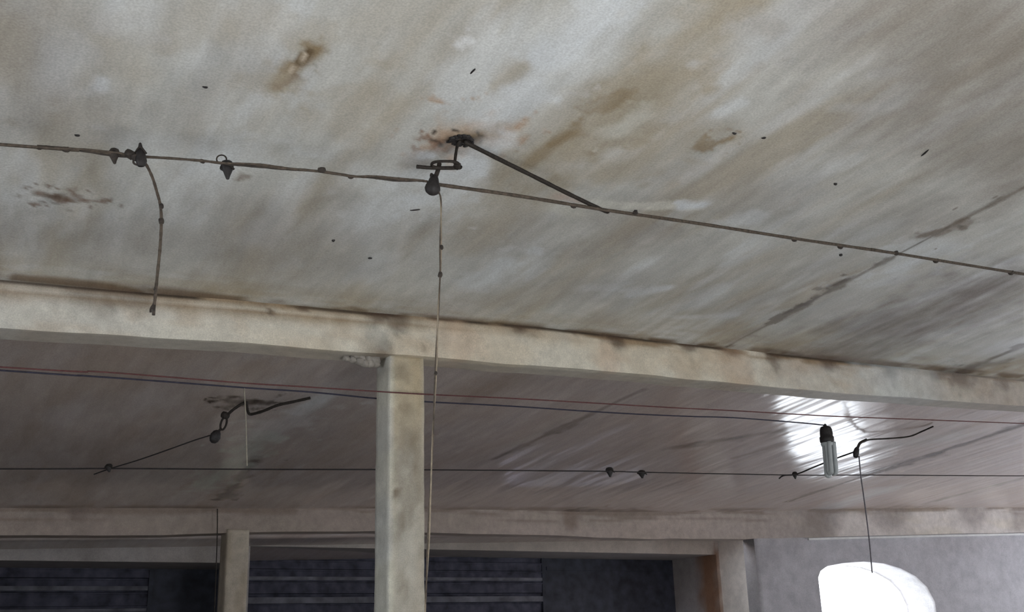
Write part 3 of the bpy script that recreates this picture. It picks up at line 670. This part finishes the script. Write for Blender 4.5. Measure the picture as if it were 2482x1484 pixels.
# ------------------------------------------------------------------ things: overhead line of the near bay
D0 = 0.19                                       # how far the line hangs below the ceiling
def P0(px, py, d=D0): return onc(px, py, d)
def knot(mb, px, py, d, rpx, squash=1.2, axis=(1, 0, 0)):
    p = P0(px, py, d); blob(mb, p, rpx * mpp(p), squash, axis, 0.2)
root = empty('overhead_cable', P0(700, 405), 'old twisted cable bundle running left from the hanging insulator', 'cable')
for k, (off, rp) in enumerate([(0, 3.2), (3, 2.6), (-3.4, 2.4)]):
    base = [(-120, 340), (0, 350), (90, 356), (180, 363), (277, 374), (330, 379), (400, 383), (490, 390), (550, 397), (630, 402), (700, 409), (780, 416), (850, 427), (905, 430), (960, 435), (1010, 437), (1036, 440)]
    pts = []
    for i, (x, y) in enumerate(base):
        sp = 1.1 if x < 280 else (0.25 if x < 560 else 0.75)
        if x > 1000: sp = 0.4
        if i == 0: pts.append(reach(P0(180, 363 + off * .8), P0(0, 350 + off * .8), XL)); continue
        pts.append(P0(x, y + off * sp * math.cos(i * 1.3 + k * 0.6) + off * 0.3, D0 + 0.004 * math.sin(i * 1.3 + k * 2)))
    t = MB(); tube(t, pts, rp * mpp(P0(500, 390)), 8, 8, 0.15); t.build('strand', M_CABLED if k == 1 else M_CABLE, root)
for px, py, r in [(780, 412, 7), (850, 429, 5), (490, 391, 5), (160, 362, 7), (95, 358, 5)]:
    t = MB(); knot(t, px, py, D0, r, 1.5); t.build('tape_joint', M_CABLED, root)
root = empty('overhead_cable', P0(1800, 555), 'single taut cable running right from the hanging insulator', 'cable')
t = MB(); tube(t, [P0(1058, 447), P0(1250, 474), P0(1460, 508), P0(1700, 543), P0(1930, 579), P0(2180, 616), P0(2482, 665), reach(P0(2180, 616), P0(2482, 665), XR)], 4.2 * mpp(P0(1400, 500)), 10, 14, 0.1)
t.build('wire', M_CABLE, root)
for px, py, r in [(1390, 500, 6), (1540, 516, 5), (1925, 581, 6), (2037, 598, 6), (2172, 614, 6), (2268, 632, 6), (2450, 661, 6)]:
    t = MB(); knot(t, px, py, D0, r, 1.4); t.build('tape_joint', M_CABLED, root)

# main ceiling hook
hp = onc(1118, 348)
root = empty('ceiling_hook', hp, 'rusty iron ceiling hook with a flat loop, set in broken plaster', 'hook')
m1 = lambda p: mpp(p)
t = MB(); tube(t, [onc(1116, 340, 0.0), onc(1109, 352, 0.02), onc(1105, 372, 0.07), onc(1102, 396, 0.125)], 3.8 * m1(hp), 10, 6, 0.1); t.build('stem', M_IRON, root)
DH = 0.13
ring = []
for i in range(28):
    a = 2 * math.pi * i / 28
    ring.append(onc(1079 + 33 * math.cos(a) * (abs(math.cos(a)) ** -0.35 if abs(math.cos(a)) > .01 else 1), 399 + 8 * math.sin(a), DH))
t = MB(); tube(t, ring, 3.6 * m1(hp), 8, 1, 0.05, True); t.build('loop', M_IRON, root)
t = MB(); tube(t, [onc(1010, 404, DH + .003), onc(1050, 407, DH + .003), onc(1110, 407, DH + .003), onc(1116, 403, DH)], 4.6 * m1(hp), 10, 5, 0.05)
blob(t, onc(1108, 402, DH), 9 * m1(hp), 1.0, (1, 0, 0), 0.2); t.build('bar', M_IRON, root)
t = MB()
for i in range(10):
    a = i * 0.63; blob(t, onc(1120 + 26 * math.cos(a) * (0.6 + 0.5 * random.random()), 341 + 9 * math.sin(a), 0.004), (5 + 6 * random.random()) * m1(hp), 0.28, N, 0.45)
t.build('plaster_plug', M_DARKP, root)
# insulator
ip = onc(1047, 450, 0.2)
root = empty('cable_insulator', ip, 'black pear-shaped insulator hanging from the iron ceiling hook', 'insulator')
k = mpp(ip)
A = onc(1054, 424, 0.16); B = hang(1046, 474, A)
t = MB(); lathe(t, A, B, [(0, .006), (0.02, 7 * k), (.15, 10.5 * k), (.35, 13.5 * k), (.55, 18 * k), (.7, 19.5 * k), (.85, 16.5 * k), (.95, 9 * k), (1, .002)], 28, 0.85, 0.02); t.build('body', M_DARKP, root)
t = MB(); tube(t, [hang(1065, 396, A), hang(1063, 408, A), hang(1057, 426, A)], 5.5 * k, 10, 5); t.build('hanger', M_IRON, root)
t = MB(); blob(t, hang(1046, 425, A), 4.5 * k, 1.3, (0, 0, 1), 0.1); t.build('terminal_screw', M_IRON, root)
# iron rod
t = MB(); tube(t, [onc(1134, 344, 0.01), onc(1142, 352, 0.025), onc(1300, 431, 0.10), onc(1370, 466, 0.14), onc(1462, 510, 0.185), onc(1475, 511, 0.19)], 5.2 * mpp(onc(1300, 430, 0.1)), 10, 8, 0.08)
o = t.build('iron_rod', M_IRON); tag(o, 'straight dark iron rod slanting from the hook plaster to the cable', 'rod')
# drop cord from the insulator
q = hang(1062, 462, A)
pts = [q, hang(1068, 480, q), hang(1069, 520, q), hang(1068, 600, q), hang(1067, 665, q), hang(1062, 760, q), hang(1058, 860, q), hang(1054, 950, q), hang(1049, 1060, q), hang(1043, 1200, q), hang(1038, 1320, q), hang(1032, 1440, q), hang(1030, 1500, q), hang(1024, 1750, q)]
root = empty('hanging_cord', q, 'long two-core cord dropping from the insulator in front of the column', 'cord')
for s in (-1, 1):
    pp = [p + np.array([s * 0.0024 * math.cos(i * 1.9) + s * 0.001, s * 0.002 * math.sin(i * 1.9), 0]) for i, p in enumerate(pts)]
    t = MB(); tube(t, pp, 1.9 * mpp(q), 8, 10); t.build('core', M_CABLE if s < 0 else plain('tan_cord', (0.26, 0.215, 0.16), 0.7), root)
for px, py, r in [(1070, 600, 4.5), (1067, 666, 5.5), (1056, 905, 4)]:
    t = MB(); p = hang(px, py, q); blob(t, p, r * mpp(p), 1.5, (0, 0, 1), 0.2); t.build('tape_joint', M_CABLED, root)
# cut cord at the left
q = hang(345, 388, P0(340, 380))
root = empty('hanging_cord', q, 'short cut cord dangling from the cable with two bare ends', 'cord')
t = MB(); tube(t, [q, hang(356, 402, q), hang(370, 432, q), hang(381, 468, q), hang(389, 500, q), hang(391, 540, q), hang(388, 600, q), hang(382, 660, q), hang(377, 712, q), hang(374, 740, q)], 3.7 * mpp(q), 8, 8, 0.12); t.build('sheath', M_CABLE, root)
t = MB(); tube(t, [hang(374, 735, q), hang(372, 764, q)], 3.8 * mpp(q), 8, 1); t.build('wire_end', M_CABLED, root)
t = MB(); tube(t, [hang(374, 736, q), hang(366, 748, q), hang(365, 757, q)], 2.8 * mpp(q), 8, 4); t.build('wire_end', M_CABLED, root)
for px, py, r in [(391, 500, 5.5), (391, 536, 6.5), (377, 700, 4.5)]:
    t = MB(); p = hang(px, py, q); blob(t, p, r * mpp(p), 1.4, (0, 0, 1), 0.2); t.build('tape_joint', M_CABLED, root)

def cleat(name, px, py, d, rpx, hpx, label, cat='cleat', group=None, up=False, mat=None):
    p = onc(px, py, d); k = mpp(p)
    root = empty(name, p, label, cat, group)
    A = hang(px - 1, py - hpx * 0.45, p); B = hang(px + 1, py + hpx * 0.55, p)
    if up: A, B = B, A
    t = MB(); lathe(t, A, B, [(0, rpx * .45 * k), (.06, rpx * .75 * k), (.22, rpx * 1.0 * k), (.42, rpx * .95 * k), (.6, rpx * .7 * k), (.8, rpx * .42 * k), (.97, rpx * .25 * k), (1, rpx * .1 * k)], 16, 0.7, 0.08)
    t.build('body', mat or M_DARKP, root)
    s = MB(); tube(s, [hang(px - rpx * 1.1, py - 1, p), hang(px - rpx * .3, py - hpx * .18, p) + np.array([0, -rpx * k, 0]), hang(px + rpx * 1.1, py + 1, p)], 0.18 * rpx * k, 8, 6)
    s.build('tie_wire', M_IRON, root)
    return root, p, k
cleat('cable_cleat', 277, 377, D0, 13, 38, 'dusty brown cleat on the cable, leftmost of the three', mat=M_CABLED)
r_, p, k = cleat('cable_cleat', 551, 410, D0, 15, 46, 'dark pointed cleat with a wire ring on the cable left of the hook')
ring = [hang(537 + 12 * math.cos(a), 386 + 10 * math.sin(a), p) for a in [2 * math.pi * i / 20 for i in range(20)]]
t = MB(); tube(t, ring, 1.9 * k, 8, 1, 0, True); t.build('wire_ring', M_CABLED, r_)
t = MB(); tube(t, [hang(541, 395, p), hang(535, 408, p), hang(543, 414, p)], 2.6 * k, 8, 4); t.build('wire_tail', M_DARKP, r_)
r_, p, k = cleat('cable_cleat', 341, 372, D0, 13, 58, 'dark cone-topped cleat where the cut cord leaves the cable', up=True)
t = MB(); blob(t, hang(316, 374, p), 11 * k, 1.3, (1, 0, -.2), 0.25); blob(t, hang(328, 381, p), 9 * k, 1.2, (1, 0, -.2), 0.25); t.build('tape_wrap', M_CABLED, r_)
ring = [hang(336 + 13 * math.cos(a), 392 + 8 * math.sin(a), p) for a in [2 * math.pi * i / 20 for i in range(20)]]
t = MB(); tube(t, ring, 2.6 * k, 8, 1, 0, True); t.build('wire_ring', M_CABLED, r_)

# dark specks stuck to the ceiling
for i, (px, py, a, L, rr) in enumerate([(497, 211, 0.1, 7, 3.2), (187, 328, 0.15, 7, 3), (1780, 323, 0.3, 5, 3.4), (1851, 334, -0.1, 6, 3), (808, 583, -0.3, 4, 3.4), (897, 626, 0, 5, 2.8), (2025, 446, 0.2, 4, 3.2), (2242, 371, -0.7, 13, 1.8), (1006, 509, -0.1, 13, 1.8), (1146, 173, -0.8, 9, 2.2), (2038, 618, 0, 4, 3.4), (1541, 511, .2, 4, 3)]):
    p = onc(px, py, 0.002); qn = onc(px + L * math.cos(a), py + L * math.sin(a), 0.002); k = mpp(p)
    mbs = MB(); ax = (qn - p); blob(mbs, p, rr * k, max(1.0, np.linalg.norm(ax) / (rr * k)), ax, 0.25)
    o = mbs.build('ceiling_speck', M_DARKP)
    LAB = ['black speck on the ceiling above the ringed cleat', 'black speck on the ceiling above the leftmost cleat', 'black speck at the end of the rust streak right of the hook', 'brown-black speck just right of the speck ending the rust streak',
           'round black speck on the ceiling below the insulator line, midway to the beam', 'small black speck nearest above the nearer beam, left of the long cord', 'dark speck on the ceiling upper right of the taut cable',
           'dark twig-like sliver on the ceiling at the far right', 'thin dark sliver on the ceiling just left of the long cord top', 'thin dark sliver on the pale ceiling above the hook', 'dark speck hanging just under the taut cable near its right joints', 'dark speck just above the taut cable right of the rod end']
    tag(o, LAB[i], 'speck', 'dark specks stuck to the ceiling')

# ------------------------------------------------------------------ things: red and blue wires past the near column, lamp
yr = Y1 - 0.03; yb_ = Y1 + 0.30
def wire(name, pts, rpx, mat, label, ks=10):
    t = MB(); tube(t, pts, rpx * mpp(pts[len(pts) // 2]), 8, ks, 0.05); o = t.build(name, mat); return tag(o, label, 'wire')
wire('thin_wire', [reach(ony(755, 939, yr), ony(0, 890, yr), XL)] + [ony(px, py, yr) for px, py in [(0, 890), (230, 901), (405, 914), (592, 929), (755, 939), (910, 949), (1030, 956), (1240, 966), (1450, 978), (1620, 988), (1780, 996), (1938, 1005), (2035, 1010), (2247, 1018), (2482, 1027)]] + [reach(ony(2035, 1010, yr), ony(2482, 1027, yr), XR)], 1.7, M_RED,
     'thin red wire running across in front of the nearer column')
LP = ony(1998, 1034, yb_)
wire('thin_wire', [reach(ony(755, 951, yb_), ony(0, 898, yb_), XL)] + [ony(px, py, yb_) for px, py in [(0, 898), (200, 911), (355, 922), (592, 940), (755, 951), (910, 966), (1030, 974), (1240, 985), (1420, 997), (1560, 1005), (1680, 1010), (1780, 1013), (1938, 1025), (1997, 1031)]], 1.9, M_BLUE,
     'thin dark blue wire passing behind the nearer column to the lamp')
root = empty('lamp', LP, 'unlit grey tube lamp hanging in a black holder at the right', 'lamp')
k = mpp(LP)
A = hang(2001, 1034, LP); B = hang(2005, 1074, LP)
t = MB(); lathe(t, A, B, [(0, 8 * k), (.05, 12 * k), (.2, 14.5 * k), (.45, 15.5 * k), (.6, 15 * k), (.66, 17 * k), (.9, 17 * k), (1, 15 * k)], 24); t.build('holder', M_DARKP, root)
t = MB(); tube(t, [LP, hang(2000, 1030, LP), A], 3.0 * k, 8, 4); t.build('flex', M_BLACKW, root)
tilt = np.array(hang(2013, 1154, LP)) - np.array(hang(2006, 1074, LP))
for (ox, oy) in ((-1, -1), (1, -1), (0, 1)):
    c0 = np.array(hang(2006, 1073, LP)) + np.array([ox * 7.5 * k, oy * 7 * k, 0]); c1_ = c0 + tilt * (0.94 if oy < 0 else 1.0)
    sx = np.array([4.6 * k, 0, 0]) if oy > 0 else np.array([0, 4.6 * k * 1.0, 0])
    t = MB(); tube(t, [c0 - sx, c0 - sx + tilt * .5, c1_ - sx - tilt * .06, c1_ - sx * .6 - tilt * .015, c1_, c1_ + sx * .6 - tilt * .015, c1_ + sx - tilt * .06, c0 + sx + tilt * .5, c0 + sx], 5.6 * k, 10, 6)
    t.build('tube', M_GLASS, root)
t = MB(); lathe(t, hang(2005, 1072, LP), hang(2006, 1082, LP), [(0, 15 * k), (.5, 15.5 * k), (1, 14 * k)], 24); t.build('collar', M_GLASS, root)

# ------------------------------------------------------------------ things: far bay lines
D2 = 0.28
far = [(-150, 1136), (0, 1137), (265, 1136), (600, 1138), (1000, 1139), (1475, 1143), (1555, 1145), (1925, 1152), (2120, 1152), (2482, 1154), (2650, 1156)]
FP = [onc(px, py, D2) for px, py in far[1:-1]]
FP = [reach(FP[2], FP[0], XL + 0.06)] + FP + [reach(FP[-3], FP[-1], XR - 0.06)]
t = MB(); tube(t, FP, 1.6 * mpp(onc(1200, 1140, D2)), 8, 12)
tag(t.build('overhead_cable', M_BLACKW), 'thin dark cable stretched level across the far bay', 'cable')
for px, py, r, h, lab in [(264, 1134, 9, 20, 'small dark cleat on the level cable at the far left'), (1478, 1144, 10, 24, 'small dark cleat on the level cable, left one of the close pair'), (1556, 1149, 10, 20, 'small dark cleat on the level cable, right one of the close pair'), (1927, 1152, 7, 18, 'small dark cleat on the level cable left of the lamp')]:
    cleat('cable_cleat', px, py, D2, r, h, lab, group='cleats on the far cable')
hp = onc(595, 976)
root = empty('ceiling_hook', hp, 'dark bent iron hook at the far stained ceiling patch with a ring link', 'hook')
k = mpp(hp)
t = MB(); tube(t, [onc(600, 974, 0), onc(582, 982, 0.03), onc(562, 996, 0.07), onc(550, 1008, 0.10)], 3.4 * k, 10, 6, .1); t.build('stem', M_IRON, root)
pL = onc(548, 1008, .10)
t = MB(); blob(t, hang(546, 1007, pL), 9 * k, 1.2, (1, 0, -.6), 0.25); t.build('bent_eye', M_IRON, root)
ring = [hang(542 + 6 * math.cos(a) - 5 * math.sin(a), 1027 + 3 * math.cos(a) + 15 * math.sin(a), pL) for a in [2 * math.pi * i / 20 for i in range(20)]]
t = MB(); tube(t, ring, 2.6 * k, 8, 1, 0, True); t.build('link', M_IRON, root)
ip = hang(518, 1058, pL)
root = empty('cable_insulator', ip, 'dark insulator lump hanging below the ring link of the far hook', 'insulator')
t = MB(); lathe(t, hang(530, 1044, pL), hang(513, 1074, pL), [(0, 4 * k), (.15, 9 * k), (.45, 13 * k), (.75, 11 * k), (.93, 7 * k), (1, 1 * k)], 20, .85, .08); t.build('body', M_DARKP, root)
t = MB(); tube(t, [hang(537, 1038, pL), hang(526, 1050, pL)], 3 * k, 8, 1); t.build('hanger', M_IRON, root)
wire('tie_wire', [hang(508, 1056, pL), onc(470, 1068, .2), onc(420, 1086, .23), onc(340, 1114, .26), onc(268, 1136, D2), onc(228, 1150, D2)], 1.6, M_BLACKW, 'thin dark wire slanting from the far insulator down to the level cable', 6)
t = MB(); tube(t, [onc(597, 974, 0.0), onc(599, 988, 0.035), onc(603, 1002, 0.07), onc(612, 1004, 0.075), onc(640, 996, 0.075), onc(672, 983, 0.06), onc(712, 974, .05), onc(752, 965, 0.04)], 3.5 * k, 10, 8, .08)
tag(t.build('iron_rod', M_IRON), 'bent dark iron rod pointing right from the far stained ceiling patch', 'rod')
q = ony(592, 940, yb_)
t = MB(); tube(t, [q, hang(594, 975, q), hang(596, 1010, q), hang(597, 1050, q), hang(599, 1130, q)], 1.5 * mpp(q), 8, 8)
tag(t.build('hanging_cord', M_WHITEC), 'short pale cord hanging from the blue wire over the far hook', 'cord')
q = ony(527, 1234, Y2 - 0.02)
t = MB(); tube(t, [q, ony(527, 1270, Y2 - .02), ony(526, 1320, Y2 - .02), ony(523, 1400, Y2 - .02), ony(519, 1500, Y2 - .02)], 1.3 * mpp(q), 8, 6)
tag(t.build('hanging_cord', M_CABLED), 'thin dark cord hanging beside the farther column', 'cord')

# right-hand assembly above the window
hp = onc(2105, 1066)
k = mpp(hp)
t = MB(); tube(t, [onc(2262, 1034, 0.02), onc(2235, 1046, .03), onc(2205, 1058, .05), onc(2160, 1063, .05), onc(2110, 1066, .05), onc(2092, 1072, .08)], 1.9 * k, 8, 8, .1)
tag(t.build('iron_rod', M_IRON), 'thin bent rod along the ceiling above the bright window', 'rod')
root = empty('cable_insulator', onc(2080, 1080, .12), 'small dark insulator on the bent rod right of the lamp', 'insulator')
pI = onc(2085, 1076, .1)
t = MB(); tube(t, [onc(2100, 1066, .05), hang(2085, 1074, pI), hang(2079, 1086, pI)], 3.2 * k, 8, 5); t.build('hanger', M_IRON, root)
t = MB(); lathe(t, hang(2078, 1084, pI), hang(2073, 1110, pI), [(0, 3 * k), (.2, 6 * k), (.55, 7.5 * k), (.9, 6 * k), (1, 3 * k)], 16, .9, .06); t.build('body', M_DARKP, root)
wire('tie_wire', [hang(2070, 1096, pI), onc(2020, 1114, .2), onc(1970, 1134, .25), onc(1930, 1150, D2), onc(1900, 1153, D2), onc(1889, 1160, D2)], 1.9, M_BLACKW, 'dark wire slanting from the small insulator behind the lamp to the level cable', 6)
q = hang(2082, 1106, pI)
t = MB(); tube(t, [q, hang(2086, 1150, q), hang(2093, 1200, q), hang(2101, 1260, q), hang(2108, 1320, q), hang(2114, 1390, q)], 1.5 * k, 8, 6)
tag(t.build('hanging_cord', plain('grey_cord', (0.16, 0.15, 0.17), .6)), 'thin grey cord dropping from the small insulator across the bright window', 'cord')
